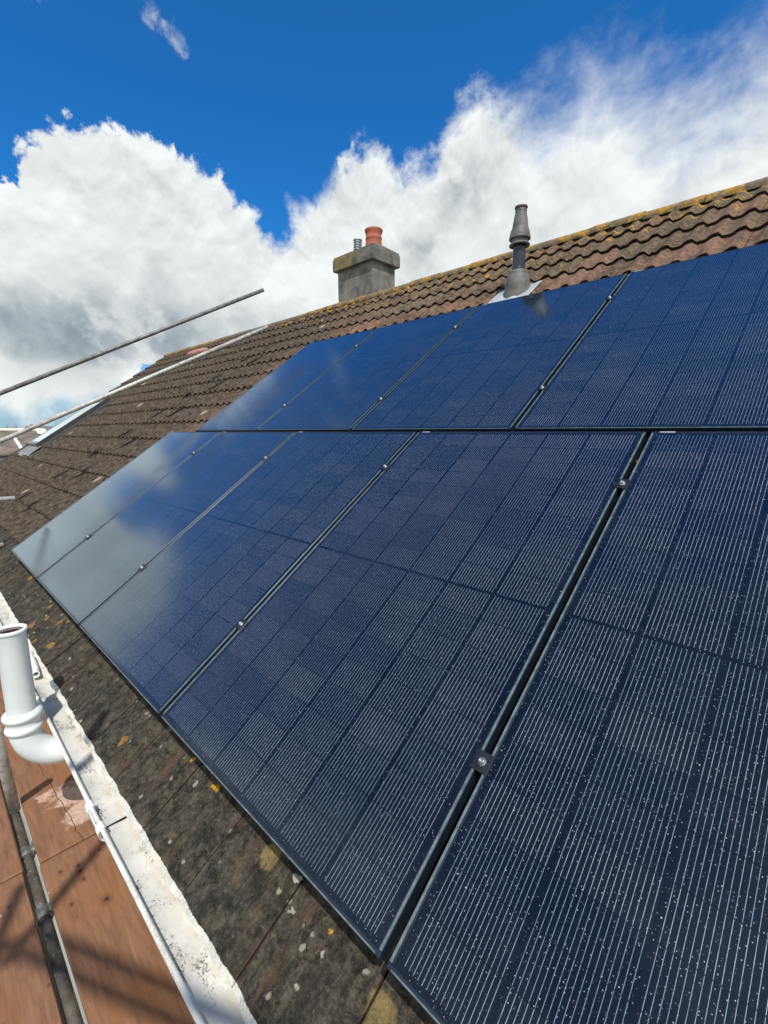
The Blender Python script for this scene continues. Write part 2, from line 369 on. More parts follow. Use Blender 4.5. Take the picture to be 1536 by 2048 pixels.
simple('dark_plastic', (.016, .024, .038), .32, 0, .2, 12, .0004, 200)
simple('steel_clip', (.25, .24, .22), .55, .6, .4, 40, .002, 80)
simple('lead', (.23, .235, .235), .6, .15, .3, 14, .004, 30)
simple('lead_dark', (.04, .04, .037), .7, 0, .25, 10, .003, 30)
simple('sky_sheen_glass', (.50, .62, .60), .12, 0, .05, 2, 0)  # sky reflection on the roof window painted into its base colour
simple('pink_clay', (.42, .20, .16), .85, 0, .2, 14, .003, 40)
simple('window_metal', (.20, .21, .21), .5, .2, .12, 9, .001, 20)
simple('flashing_alu', (.40, .43, .44), .6, .1, .12, 9, .003, 20)
simple('far_brick', (.42, .17, .06), .9, 0, .3, 1.2, 0)
simple('far_cream', (.72, .66, .50), .9, 0, .12, .6, 0)
simple('far_white', (.66, .67, .66), .9, 0, .12, .6, 0)
simple('far_grey', (.27, .28, .30), .9, 0, .15, .6, 0)
simple('far_roof', (.155, .125, .095), .9, 0, .45, 1.4, 0)
simple('far_slate', (.13, .135, .15), .8, 0, .2, .8, 0)
simple('far_glass', (.03, .035, .045), .15, 0, .2, 2, 0)
simple('far_gutter', (.02, .022, .025), .5, 0, .2, 2, 0)
simple('grass_ground', (.23, .235, .21), .95, 0, .3, .3, 0)
simple('render_wall', (.55, .53, .47), .9, 0, .15, 3, .004, 40)
simple('soil_pipe_inside', (.075, .022, .018), .9, 0, .4, 30, .003, 60)

def weathered_paint():
    m, t, b = mat('gutter_paint'); co = objco(t); X, Y, Z = t.xyz(co)[:3]
    base = t.mix(t.ss(t.noise(co, 6, 5, .6), .3, .7), (.60, .58, .51), (.77, .75, .68))
    # cream silt along the back of the trough
    silt = t.m('MULTIPLY', t.ss(Y, -.170, -.128), t.ss(t.noise(t.cxyz(t.m('MULTIPLY', X, .35), Y, Z), 30, 6, .65), .38, .66))
    base = t.mix(t.m('MULTIPLY', silt, .75), base, (.55, .47, .33))
    rn = t.noise(t.cxyz(t.m('MULTIPLY', X, .5), Y, Z), 45, 6, .7)
    base = t.mix(t.m('MULTIPLY', t.m('MULTIPLY', t.ss(Y, -.165, -.14), t.ss(rn, .60, .70)), .6), base, (.36, .17, .07))
    # black flecks where the paint has lifted
    fl = t.noise(t.vm('ADD', co, t.vm('SCALE', t.noise(co, 50, 3, out=1), .02)), 150, 6, .75)
    zone = t.ss(t.noise(t.cxyz(t.m('MULTIPLY', X, .7), t.m('MULTIPLY', Y, 1.6), 0), 7, 4, .6), .42, .66)
    fm = t.m('MULTIPLY', t.ss(t.m('ADD', fl, t.m('MULTIPLY', zone, .18)), .655, .70), t.ss(Z, -.30, -.325, .3, 1))
    base = t.mix(t.m('MULTIPLY', fm, .85), base, (.07, .07, .065))
    dirt = t.m('MULTIPLY', t.ss(t.noise(co, 18, 5, .7), .5, .72), t.ss(Z, -.32, -.334))
    base = t.mix(t.m('MULTIPLY', dirt, .35), base, (.36, .36, .34))
    setp(t, b, Base_Color=base, Roughness=.5, Normal=t.bump(t.m('ADD', t.noise(co, 70, 5), t.m('MULTIPLY', fm, -.7)), .0016, .7))
    m, t, b = mat('pipe_paint'); co = objco(t); X, Y, Z = t.xyz(co)[:3]
    base = t.mix(t.ss(t.noise(co, 9, 5, .6), .3, .7), (.68, .74, .73), (.76, .81, .79))
    ch = t.m('MULTIPLY', t.ss(t.noise(co, 85, 6, .75), .62, .68), t.ss(t.noise(co, 7, 3), .48, .65))
    base = t.mix(t.m('MULTIPLY', ch, .5), base, (.45, .44, .40))
    setp(t, b, Base_Color=base, Roughness=.45, Normal=t.bump(t.noise(co, 55, 5, .6), .0012, .6))
weathered_paint()

def tube_material():
    m, t, b = mat('galvanised'); co = objco(t)
    n = t.noise(co, 14, 6, .7); n2 = t.noise(co, 60, 4, .7)
    base = t.mix(t.ss(n, .3, .7), (.27, .26, .235), (.55, .54, .50))
    base = t.mix(t.m('MULTIPLY', t.ss(n2, .56, .66), .6), base, (.11, .085, .06))
    base = t.mix(t.m('MULTIPLY', t.ss(t.noise(t.vm('ADD', co, (3, 1, 7)), 40, 5, .7), .60, .66), .7), base, (.60, .60, .57))
    setp(t, b, Base_Color=base, Metallic=.2, Roughness=t.ss(n, .3, .7, .38, .6), Normal=t.bump(n2, .002))
    m, t, b = mat('tube_dull'); co = objco(t)
    n = t.noise(co, 14, 6, .7)
    base = t.mix(t.ss(n, .35, .65), (.10, .095, .085), (.21, .205, .19))
    base = t.mix(t.m('MULTIPLY', t.ss(t.noise(co, 33, 5, .7), .58, .64), .6), base, (.36, .35, .32))
    setp(t, b, Base_Color=base, Metallic=.3, Roughness=.5, Normal=t.bump(n, .003))
    m, t, b = mat('tube_old'); co = objco(t)
    n = t.noise(co, 14, 6, .7)
    base = t.mix(t.ss(n, .35, .65), (.075, .06, .042), (.15, .13, .10))
    base = t.mix(t.m('MULTIPLY', t.ss(t.noise(co, 33, 5, .7), .60, .66), .7), base, (.34, .36, .33))
    setp(t, b, Base_Color=base, Metallic=.25, Roughness=.6, Normal=t.bump(n, .003))
tube_material()

def board_material():
    m, t, b = mat('board_ply'); co = objco(t); X, Y, Z = t.xyz(co)[:3]
    oi = t.node('ShaderNodeObjectInfo').outputs['Random']
    pc = t.vm('ADD', co, t.cxyz(t.m('MULTIPLY', oi, 7), oi, 0))
    gv = t.cxyz(t.m('MULTIPLY', X, 1.2), t.m('MULTIPLY', Y, 10), oi)
    gr = t.m('ADD', t.m('MULTIPLY', t.noise(gv, 5, 7, .6, dist=.6), .6), t.m('MULTIPLY', t.noise(t.vm('MULTIPLY', gv, (1, 7, 1)), 9, 6, .75), .55)); gr = t.m('SUBTRACT', gr, .07)
    base = t.mix(t.ss(gr, .3, .7), (.150, .070, .036), (.290, .148, .080))
    pt = t.noise(pc, 3.2, 5, .6)
    base = t.mix(t.m('MULTIPLY', t.ss(pt, .45, .68), .5), base, (.26, .110, .036))
    base = t.mix(t.m('MULTIPLY', t.ss(t.noise(pc, 5.5, 5, .7), .56, .7), .5), base, (.25, .145, .10))
    sc = t.noise(t.vm('ADD', pc, t.vm('SCALE', t.noise(pc, 9, 3, out=1), .1)), 12, 6, .75)
    base = t.mix(t.m('MULTIPLY', t.ss(sc, .62, .72), .55), base, (.10, .045, .03))
    # knots
    vk = t.node('ShaderNodeTexVoronoi'); t.put(vk.inputs['Vector'], t.vm('MULTIPLY', pc, (1, 1.5, 0))); vk.inputs['Scale'].default_value = 7
    kn = t.m('MULTIPLY', t.ss(vk.outputs['Distance'], .11, .03), t.m('GREATER_THAN', t.xyz(vk.outputs['Color'])[0], .45))
    base = t.mix(t.m('MULTIPLY', kn, .85), base, (.035, .022, .018))
    for x, y, r_ in ((-1.738, -.283, .007), (-1.717, -.220, .010), (-1.680, -.222, .010), (-1.628, -.222, .008), (-1.536, -.286, .007), (-1.455, -.178, .013)):
        kd = t.vm('DISTANCE', t.vm('ADD', t.cxyz(t.m('MULTIPLY', X, .8), Y, 0), t.vm('SCALE', t.vm('SUBTRACT', t.noise(co, 60, 4, out=1), (.5, .5, .5)), .02)), (x*.8, y, 0), out=1)
        base = t.mix(t.ss(kd, r_*2.6, r_*1.2, 0, .45), base, (.13, .045, .02)); base = t.mix(t.ss(kd, r_*1.1, r_*.3, 0, .9), base, (.02, .014, .012))
    # paint drips
    vp = t.node('ShaderNodeTexVoronoi'); t.put(vp.inputs['Vector'], t.vm('MULTIPLY', t.vm('ADD', pc, t.vm('SCALE', t.noise(pc, 90, 2, out=1), .012)), (1, 1.6, 0))); vp.inputs['Scale'].default_value = 17
    dp = t.m('MULTIPLY', t.ss(vp.outputs['Distance'], .10, .06), t.m('GREATER_THAN', t.xyz(vp.outputs['Color'])[1], .83))
    base = t.mix(t.m('MULTIPLY', dp, .9), base, (.68, .66, .62))
    # big splash of white paint next to the downpipe
    wv = t.vm('ADD', t.cxyz(X, Y, 0), t.vm('SCALE', t.vm('SUBTRACT', t.noise(t.vm('MULTIPLY', co, (1.4, .8, 1)), 14, 7, .7, out=1), (.5, .5, .5)), .30))
    pts = ((-2.22, -.13, .13), (-2.05, -.11, .11), (-2.32, -.24, .05))
    spl = None
    for x, y, r in pts:
        q = t.ss(t.vm('DISTANCE', wv, (x, y, 0), out=1), r, r*.55)
        spl = q if spl is None else t.m('MAXIMUM', spl, q)
    base = t.mix(t.m('MULTIPLY', spl, t.ss(t.noise(co, 40, 5, .7), .3, .6, .35, .8)), base, (.66, .47, .38))
    # crack running along the grain
    cw = t.m('ADD', t.m('ADD', Y, .185), t.m('MULTIPLY', t.m('SUBTRACT', t.noise(t.cxyz(X, 0, 0), 9, 4, .6), .5), .05))
    cw = t.m('ADD', cw, t.m('MULTIPLY', t.m('ADD', X, 2.1), -.06))
    crack = t.m('MULTIPLY', t.ss(t.m('ABSOLUTE', cw), .0022, .0010), t.m('LESS_THAN', X, -1.86))
    base = t.mix(t.m('MULTIPLY', crack, .85), base, (.03, .015, .012))
    h = t.m('SUBTRACT', gr, crack)
    setp(t, b, Base_Color=base, Roughness=.62, Normal=t.bump(h, .004, .7))
    b.inputs['Specular IOR Level'].default_value = .35
board_material()

def concrete_material():
    m, t, b = mat('chimney_render'); co = objco(t); X, Y, Z = t.xyz(co)[:3]
    n = t.noise(co, 5, 7, .68)
    base = t.mix(t.ss(n, .3, .7), (.085, .082, .072), (.25, .24, .21))
    stn = t.noise(t.cxyz(t.m('MULTIPLY', X, 9), t.m('MULTIPLY', Y, 9), t.m('MULTIPLY', Z, 2)), 1, 5, .6)
    base = t.mix(t.m('MULTIPLY', t.ss(stn, .5, .7), .5), base, (.085, .082, .075))
    setp(t, b, Base_Color=base, Roughness=.92, Normal=t.bump(t.noise(co, 40, 6, .7), .012, .8))
    m, t, b = mat('chimney_cap'); co = objco(t); X, Y, Z = t.xyz(co)[:3]
    n = t.noise(co, 7, 7, .7)
    base = t.mix(t.ss(n, .3, .7), (.065, .063, .054), (.20, .19, .16))
    yl = t.m('MULTIPLY', t.ss(t.noise(t.vm('ADD', co, (4, 2, 2)), 6, 6, .7), .46, .60), t.ss(X, -4.95, -5.1))
    base = t.mix(t.m('MULTIPLY', yl, .7), base, (.24, .19, .045))
    setp(t, b, Base_Color=base, Roughness=.92, Normal=t.bump(t.noise(co, 40, 6, .7), .012, .8))
    m, t, b = mat('flue_grey'); co = objco(t)
    n = t.noise(co, 12, 6, .65)
    base = t.mix(t.ss(n, .3, .7), (.075, .075, .068), (.165, .16, .148))
    setp(t, b, Base_Color=base, Roughness=.6, Normal=t.bump(t.noise(co, 60, 4), .001))
    m, t, b = mat('louvre_steel'); co = objco(t)
    setp(t, b, Base_Color=(.5, .52, .53), Metallic=.8, Roughness=.35)
concrete_material()

# ------------------------------------------------------------------ mesh helpers
class MB:
    def __init__(s): s.v = []; s.f = []; s.sm = []; s.tint = []; s.cur = (0, 0, 0)
    def add(s, vs, fs, smooth=False):
        o = len(s.v); s.v += [tuple(v) for v in vs]; s.tint += [s.cur]*len(vs)
        for f in fs: s.f.append(tuple(o+i for i in f)); s.sm.append(smooth)
    def box(s, x0, x1, y0, y1, z0, z1, bev=0):
        if bev <= 0:
            vs = [(x, y, z) for z in (z0, z1) for y in (y0, y1) for x in (x0, x1)]
            s.add(vs, [(0, 2, 3, 1), (4, 5, 7, 6), (0, 1, 5, 4), (2, 6, 7, 3), (0, 4, 6, 2), (1, 3, 7, 5)]); return
        b = bev
        rings = []
        for z, i in ((z0, b), (z0+b, 0), (z1-b, 0), (z1, b)):
            r = []
            for (cx, cy) in ((x0, y0), (x1, y0), (x1, y1), (x0, y1)):
                sx = 1 if cx == x0 else -1; sy = 1 if cy == y0 else -1
                a = (cx+sx*(b+i), cy+sy*i, z); c = (cx+sx*i, cy+sy*(b+i), z)
                r += ([c, a] if (sx*sy > 0) else [a, c])
            rings.append(r)
        vs = sum(rings, []); fs = [tuple(range(7, -1, -1)), tuple(range(24, 32))]
        for k in range(3):
            for i in range(8): j = (i+1) % 8; fs.append((k*8+i, k*8+j, k*8+8+j, k*8+8+i))
        s.add(vs, fs)
    def lathe(s, prof, c=(0, 0, 0), n=40, axis=(0, 0, 1), cap0=False, cap1=False, smooth=True):
        q = Vector(axis).normalized().to_track_quat('Z', 'Y'); c = Vector(c)
        vs = []; fs = []
        for (r, z) in prof:
            for i in range(n):
                a = 2*math.pi*i/n; vs.append(c + q @ Vector((r*math.cos(a), r*math.sin(a), z)))
        for k in range(len(prof)-1):
            for i in range(n): j = (i+1) % n; fs.append((k*n+i, k*n+j, (k+1)*n+j, (k+1)*n+i))
        s.add(vs, fs, smooth)
        if cap0: s.add(vs[:n], [tuple(range(n-1, -1, -1))])
        if cap1: s.add(vs[-n:], [tuple(range(n))])
    def sweep(s, pts, r, n=24, caps=True, inner=None):
        pts = [Vector(p) for p in pts]; rr = r if isinstance(r, (list, tuple)) else [r]*len(pts)
        vs = []; fs = []; ref = None
        for i, p in enumerate(pts):
            d = (pts[min(i+1, len(pts)-1)]-pts[max(i-1, 0)]).normalized()
            if ref is None: ref = d.orthogonal().normalized()
            ref = (ref-d*ref.dot(d)).normalized(); bi = d.cross(ref)
            for k in range(n):
                a = 2*math.pi*k/n; vs.append(p+(ref*math.cos(a)+bi*math.sin(a))*rr[i])
        for i in range(len(pts)-1):
            for k in range(n): j = (k+1) % n; fs.append((i*n+k, i*n+j, (i+1)*n+j, (i+1)*n+k))
        s.add(vs, fs, True)
        if caps: s.add(vs[:n], [tuple(range(n-1, -1, -1))]); s.add(vs[-n:], [tuple(range(n))])
    def tube(s, a, b, r=.02415, n=28, th=.004):
        a, b = Vector(a), Vector(b); L = (b-a).length
        s.lathe([(r-th, 0.0), (r-.0006, 0), (r, .0006), (r, L-.0006), (r-.0006, L), (r-th, L), (r-th, 0.0)], a, n, (b-a))
    def build(s, name, mt, parent=None, mtx=None, tint=False, loc=None):
        me = bpy.data.meshes.new(name); me.from_pydata(s.v, [], s.f); me.materials.append(MATS[mt])
        me.polygons.foreach_set('use_smooth', s.sm)
        if tint:
            at = me.attributes.new('tint', 'FLOAT_COLOR', 'POINT')
            at.data.foreach_set('color', [x for c in s.tint for x in (*c, 1)])
        me.update(); o = bpy.data.objects.new(name, me); C.objects.link(o)
        if parent: o.parent = parent
        if mtx is not None: o.matrix_local = mtx
        if loc is not None: o.location = loc
        return o
def tag(o, label=None, cat=None, group=None, kind=None):
    for k, v in (('label', label), ('category', cat), ('group', group), ('kind', kind)):
        if v: o[k] = v
    return o
def empty(name, loc=(0, 0, 0), rot=(0, 0, 0)):
    o = bpy.data.objects.new(name, None); C.objects.link(o); o.location = loc; o.rotation_euler = rot; o.empty_display_size = .1
    return o
RM = Matrix.Rotation(TH, 4, 'X')           # roof frame: x along eaves, y up the slope, z out of the roof
def rp(u, v, n=0): return Vector((u, 0, 0))+VD*v+ND*n

# ------------------------------------------------------------------ ground
g = MB(); g.add([(-9000, -9000, -5.6), (9000, -9000, -5.6), (9000, 9000, -5.6), (-9000, 9000, -5.6)], [(0, 1, 2, 3)])
tag(g.build('ground', 'grass_ground'), kind='structure')

# ------------------------------------------------------------------ the house under the panels
U0, U1 = -11.85, 3.6
V_E, GA, NCO = -.2737, .3437, 16
N_T = -.118
house = empty('house', (0, 0, -5.6))
tag(house, 'tiled roof and rendered walls of the house that carries the solar panels', 'house')
HM = Matrix.Translation((0, 0, 5.6)) @ RM   # roof frame seen from the house empty
HT = Matrix.Translation((0, 0, 5.6))
def prof(s):
    s = s % .15
    if s < .030: return 0.0
    if s < .088: q = (s-.030)/.058; return .026*(q*q*(3-2*q))
    if s < .116: return .026+.001*math.sin((s-.088)/.028*math.pi)
    if s < .137: q = 1-(s-.116)/.021; return .026*(q*q*(3-2*q))
    return 0.0
def build_roof():
    mb = MB(); rnd = random.Random(3); nt = int(round((U1-U0)/.3)); off0 = -.645 - U0
    start = U0
    # joints fall at u = -.645 + k*.3
    k0 = math.floor((U0+.645)/.3)
    SX = 24
    for c in range(NCO):
        v0 = V_E + c*GA; v1 = v0+GA+.045
        if c == NCO-1: v1 = 5.215
        for k in range(k0, k0+nt+2):
            a = -.645+k*.3 + (.0015 if c else .0028); bq = a+(.297 if c else .2945)
            a0 = max(a, U0); b0 = min(bq, U1)
            if b0-a0 < .03: continue
            dn = rnd.gauss(0, .0012); dv = rnd.gauss(0, .0022); tl = rnd.gauss(0, .0025); 
            if rnd.random() < .04: dv += rnd.choice((-.008, .007))
            cr = rnd.random(); cg = rnd.random()
            # the tiles relaid round the panels are cleaner and redder
            if (3.7 < v0 < 3.95 and a > -4.6) or (1.7 < v0 < 3.7 and -4.9 < a < -3.9) or (1.3 < v0 < 1.75 and -5.2 < a < -4.5): cr = .80+.2*cr; cg *= .45
            mb.cur = (cr, cg, 0)
            rows = [0, .012, .25, .55, .8, 1.0]; vs = []
            chip = []; cw_ = 0
            for _ in range(SX+1): cw_ = cw_*.72+rnd.gauss(0, .0016); chip.append(cw_)
            if c == 0: chip = [q_*.35 for q_ in chip]
            elif rnd.random() < .25:
                ci = rnd.randrange(SX+1)
                for q_ in range(SX+1): chip[q_] += .012*math.exp(-((q_-ci)/1.6)**2)
            for ri, q in enumerate(rows):
                for i in range(SX+1):
                    x = a0+(b0-a0)*i/SX; h = prof(x+.645+.004)*(.4 if c == 0 else 1.0)
                    vv = v0+(v1-v0)*q+dv + (chip[i] if ri < 2 else 0)
                    n = N_T+.014-.026*q+h*(1-.12*q)+dn+tl*(i/SX-.5)*(1-q)
                    if ri == 0: n -= .0022; vv += .001
                    vs.append((x, vv, n))
            w = SX+1; fs = []
            for r_ in range(len(rows)-1):
                for i in range(SX): fs.append((r_*w+i, r_*w+i+1, (r_+1)*w+i+1, (r_+1)*w+i))
            mb.add(vs, fs, True)
            # nose
            nv = []
            for i in range(w):
                x, y, z = vs[i]; nv.append((x, y, z)); 
            for i in range(w):
                x, y, z = vs[i]; nv.append((x, y+.005, z-.0190))
            for i in range(w):
                x, y, z = vs[i]; nv.append((x, y+.08, z-.020))
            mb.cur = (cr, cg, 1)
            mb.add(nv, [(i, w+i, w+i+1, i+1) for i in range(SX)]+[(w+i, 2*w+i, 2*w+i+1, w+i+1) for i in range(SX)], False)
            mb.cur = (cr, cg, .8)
            # side walls
            for side in (0, SX):
                sv = [vs[r_*w+side] for r_ in range(len(rows))]; sv2 = [(x, y, z-.016) for x, y, z in sv]
                mb.add(sv+sv2, [(i, i+1, i+7, i+6) if side == 0 else (i, i+6, i+7, i+1) for i in range(5)])
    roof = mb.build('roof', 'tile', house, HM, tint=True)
    u = MB(); u.box(U0+.01, U1, V_E+.03, 5.20, N_T-.09, N_T-.045)
    u.build('roof_deck', 'dark_void', house, HM)
    return roof
build_roof()
# back slope
RV = 5.25
RY, RZ = RV*math.cos(TH)-(-.12)*math.sin(TH), RV*math.sin(TH)+(-.12)*math.cos(TH)
bk = MB(); e = 5.9; bx0, bx1 = U0, U1
by, bz = RY+e*math.cos(TH), RZ-e*math.sin(TH)
bk.add([(bx0, RY, RZ), (bx1, RY, RZ), (bx1, by, bz), (bx0, by, bz), (bx0, RY, RZ-.06), (bx1, RY, RZ-.06), (bx1, by, bz-.06), (bx0, by, bz-.06)],
       [(0, 1, 2, 3), (4, 7, 6, 5), (0, 3, 7, 4), (1, 5, 6, 2), (3, 2, 6, 7)])
bk.build('back_roof', 'far_roof', house, HT)
# ridge tiles
for i, x in enumerate([U0-.02+.455*k for k in range(34)]):
    r = MB(); rr = random.Random(i); L = .45; nn = 14; dz = rr.gauss(0, .004)
    vs = []; cy, cz = RY-.0, RZ-.040+dz
    for x0, sc in ((x, 1.0), (x+.008, 1.02), (x+L*.5, 1.0), (x+L-.008, 1.02), (x+L, 1.0)):
        for q in range(nn+1):
            a = math.pi*(-.06+1.12*q/nn); k = 1-.0*abs(math.cos(a))
            vs.append((x0, cy-math.cos(a)*.112*sc, cz+math.sin(a)*.072*sc))
    fs = [(j*(nn+1)+q, (j+1)*(nn+1)+q, (j+1)*(nn+1)+q+1, j*(nn+1)+q+1) for j in range(4) for q in range(nn)]
    r.add(vs, fs, True)
    # thickness at ends
    for j, sgn in ((0, 1), (4, -1)):
        o = vs[j*(nn+1):(j+1)*(nn+1)]; inn = [(p[0], cy+(p[1]-cy)*.86, cz+(p[2]-cz)*.84) for p in o]
        r.add(o+inn, [(q, q+1, nn+2+q, nn+1+q) if sgn > 0 else (q, nn+1+q, nn+2+q, q+1) for q in range(nn)])
    r.build('ridge_tile', 'ridge_clay', house, HT)
mo = MB()
for k in range(110):
    x = U0+.02+k*(U1-U0)/110; rr = random.Random(k); 
mo.box(U0, U1, RY-.060, RY+.060, RZ-.10, RZ-.012); mo.build('ridge_mortar', 'chimney_render', house, HT)
# walls
wl = MB(); wl.box(U0+.12, U1-.1, .10, 8.85, -5.6, -.33)
# gable triangles
for x0, x1 in ((U0+.12, U0+.16), (U1-.14, U1-.1)):
    z0 = -.33; pk = RZ-.20; yc = RY
    p = [(.10, z0), (8.85, z0), (yc, pk)]
    wl.add([(x0, a, b) for a, b in p]+[(x1, a, b) for a, b in p], [(0, 2, 1), (3, 4, 5), (0, 3, 5, 2), (1, 2, 5, 4)])
wl.build('wall', 'render_wall', house, HT)
fa = MB(); fa.box(U0+.05, U1-.05, -.108, -.088, -.50, -.268); fa.box(U0+.05, U1-.05, -.088, .12, -.50, -.488)
fa.build('fascia_board', 'white_upvc', house, HT)

# chimney: stack > cap, pots
cy0, cy1, cx0, cx1 = 4.60, 5.09, -5.51, -4.72
ch = MB(); ch.box(cx0, cx1, cy0, cy1, 2.4, 3.56, .006)
stack = ch.build('chimney', 'chimney_render', house, HT)
cp_ = MB(); o = .058
for (a, bb) in ((cx0-o, -5.135), (-5.130, cx1+o)): cp_.box(a, bb, cy0-o, cy1+o, 3.53, 3.705, .008)
fl = [(cx0-.045, cy0-.045, 3.703), (cx1+.045, cy0-.045, 3.703), (cx1+.045, cy1+.045, 3.703), (cx0-.045, cy1+.045, 3.703)]
f2 = [(x, y, 3.735) for x, y, z in fl]
f3 = [(cx0+.22, cy0+.16, 3.845), (cx1-.12, cy0+.16, 3.845), (cx1-.12, cy1-.14, 3.845), (cx0+.22, cy1-.14, 3.845)]
cp_.add(fl+f2+f3, [(0, 1, 5, 4), (1, 2, 6, 5), (2, 3, 7, 6), (3, 0, 4, 7), (4, 5, 9, 8), (5, 6, 10, 9), (6, 7, 11, 10), (7, 4, 8, 11), (8, 9, 10, 11)])
c_ = cp_.build('cap', 'chimney_cap', stack)
pt = MB(); pt.lathe([(.128, 0), (.130, .04), (.122, .06), (.120, .12), (.126, .128), (.126, .142), (.118, .152), (.120, .20), (.136, .232), (.140, .250), (.134, .262), (.120, .268), (.108, .270), (.100, .262), (.10, .05)], (-4.935, 4.84, 3.80), 40)
pt.build('chimney_pot', 'terracotta', stack)
lv = MB(); prf = []
for k in range(5):
    z = .03+k*.036; prf += [(.070, z), (.062, z+.012), (.050, z+.013), (.050, z+.030)]
lv.lathe([(.068, 0)]+prf+[(.072, .205), (.070, .222), (.03, .230), (.002, .231)], (-5.295, 4.84, 3.80), 32, smooth=False)
lv.build('flue_cowl', 'louvre_steel', stack)

# roof window at the far verge
rw = empty('roof_window'); rw.parent = house; rw.matrix_local = HM
b_ = MB(); wu0, wu1, wv0, wv1, wn = -11.15, -10.25, 1.42, 2.95, -.012
for (a, bq, c, dq) in ((wu0, wu0+.06, wv0, wv1), (wu1-.06, wu1, wv0, wv1), (wu0+.06, wu1-.06, wv0, wv0+.07), (wu0+.06, wu1-.06, wv1-.10, wv1)): b_.box(a, bq, c, dq, -.14, wn, .004)
b_.build('frame', 'window_metal', rw)
b_ = MB(); b_.box(wu0+.06, wu1-.06, wv0+.07, wv1-.10, -.05, wn-.008); b_.build('pane', 'sky_sheen_glass', rw)
b_ = MB(); b_.box(wu1+.012, wu1+.24, wv0-.02, wv1+.06, -.13, -.078, .003); b_.box(wu1+.002, wu1+.012, wv0-.02, wv1+.06, -.13, wn+.004); b_.build('side_flashing', 'lead_dark', rw)
b_ = MB()
# lead apron below the window, dressed over the tile rolls
vs = []; nu, nv = 44, 6
for j in range(nv+1):
    for i in range(nu+1):
        q = i/nu; x = wu0-.10+(wu1+.22-wu0+.10)*q; vb = wv0-.24-.05*math.sin(math.pi*q)+.012*math.sin(q*40); y = vb+(wv0+.01-vb)*j/nv
        vs.append((x, y, N_T+.028+prof(x+.649)*.85*(1-j/nv*.6)+.012*j/nv))
b_.add(vs, [(j*(nu+1)+i, j*(nu+1)+i+1, (j+1)*(nu+1)+i+1, (j+1)*(nu+1)+i) for j in range(nv) for i in range(nu)], True)
b_.build('flashing', 'lead', rw)

# pinkish half round slip of clay by the ridge
pk = MB(); vs = []; nn = 10
for j in range(7):
    q = j/6; w_ = .075*(1-.25*abs(2*q-1)**3)
    for i in range(nn+1):
        a = math.pi*i/nn; vs.append((-9.22-.42+.84*q, 4.73-math.cos(a)*w_, N_T+.02+math.sin(a)*w_*.9))
pk.add(vs, [(j*(nn+1)+i, j*(nn+1)+i+1, (j+1)*(nn+1)+i+1, (j+1)*(nn+1)+i) for j in range(6) for i in range(nn)]+[tuple(range(nn, -1, -1)), tuple(6*(nn+1)+i for i in range(nn+1))], True)
tag(pk.build('loose_tile', 'pink_clay', None, RM), 'loose pinkish half round tile lying on the tiles just below the far ridge', 'loose tile')

# ------------------------------------------------------------------ flue terminal
fx, fy = -1.615, 3.30
flu = empty('flue_terminal', (fx, fy, 2.02)); tag(flu, 'grey conical boiler flue terminal on a dark pipe rising through the roof', 'flue')
z0 = 2.02
f = MB(); f.lathe([(.052, 2.25-z0), (.052, 2.62-z0), (.050, 2.63-z0)], (0, 0, 0), 36); f.lathe([(.056, 2.372-z0), (.0575, 2.376-z0), (.0575, 2.40-z0), (.056, 2.404-z0)], (0, 0, 0), 36)
f.build('pipe', 'dark_plastic', flu)
f = MB()
for sec in ([(.050, 2.590), (.084, 2.580), (.086, 2.588)], [(.086, 2.588), (.070, 2.606)], [(.070, 2.606), (.070, 2.634)], [(.070, 2.634), (.088, 2.632)], [(.088, 2.632), (.088, 2.642), (.083, 2.668), (.075, 2.700), (.066, 2.722)],
            [(.066, 2.722), (.060, 2.765), (.0535, 2.805)], [(.0535, 2.805), (.0475, 2.835), (.0455, 2.862), (.043, 2.868)], [(.043, 2.868), (.052, 2.871), (.0535, 2.878), (.051, 2.885)], [(.051, 2.885), (.036, 2.888), (.034, 2.870), (.001, 2.868)]):
    f.lathe([(r_, z-z0) for r_, z in sec], (0, 0, 0), 40)
tm = f.build('terminal_cap', 'flue_grey', flu)
for a in range(8):
    an = a*math.pi/4+.35; q = Matrix.Rotation(an, 4, 'Z'); f = MB()
    f.add([q @ Vector((x, y, z)) for x in (.0458, .0480) for y, z in ((-.009, 2.845-z0), (.009, 2.845-z0), (.009, 2.850-z0), (-.009, 2.850-z0))], [(4, 5, 6, 7), (3, 2, 1, 0), (0, 1, 5, 4), (1, 2, 6, 5), (2, 3, 7, 6), (3, 0, 4, 7)])
    f.build('slot', 'dark_void', tm)
f = MB(); q = []
for sec in ([(.116, 2.06), (.110, 2.20), (.106, 2.285)], [(.103, 2.285), (.100, 2.315), (.090, 2.345), (.086, 2.350)], [(.086, 2.350), (.084, 2.378), (.080, 2.381), (.054, 2.380)]): f.lathe([(r_*.98, z-z0) for r_, z in sec], (0, 0, 0), 40)
f.lathe([(.106*.98, 2.285-z0), (.103*.98, 2.285-z0)], (0, 0, 0), 40); f.build('collar', 'flue_grey', flu)
f = MB(); vs = []; nu, nv = 40, 6
for j in range(nv+1):
    for i in range(nu+1):
        u = -1.83+.40*i/nu; v = 3.74+.34*j/nv; vs.append(rp(u, v, N_T+.030+prof(u+.649)*.35)-Vector((fx, fy, z0)))
f.add(vs, [(j*(nu+1)+i, j*(nu+1)+i+1, (j+1)*(nu+1)+i+1, (j+1)*(nu+1)+i) for j in range(nv) for i in range(nu)], True)
f.build('flashing_plate', 'flashing_alu', flu)

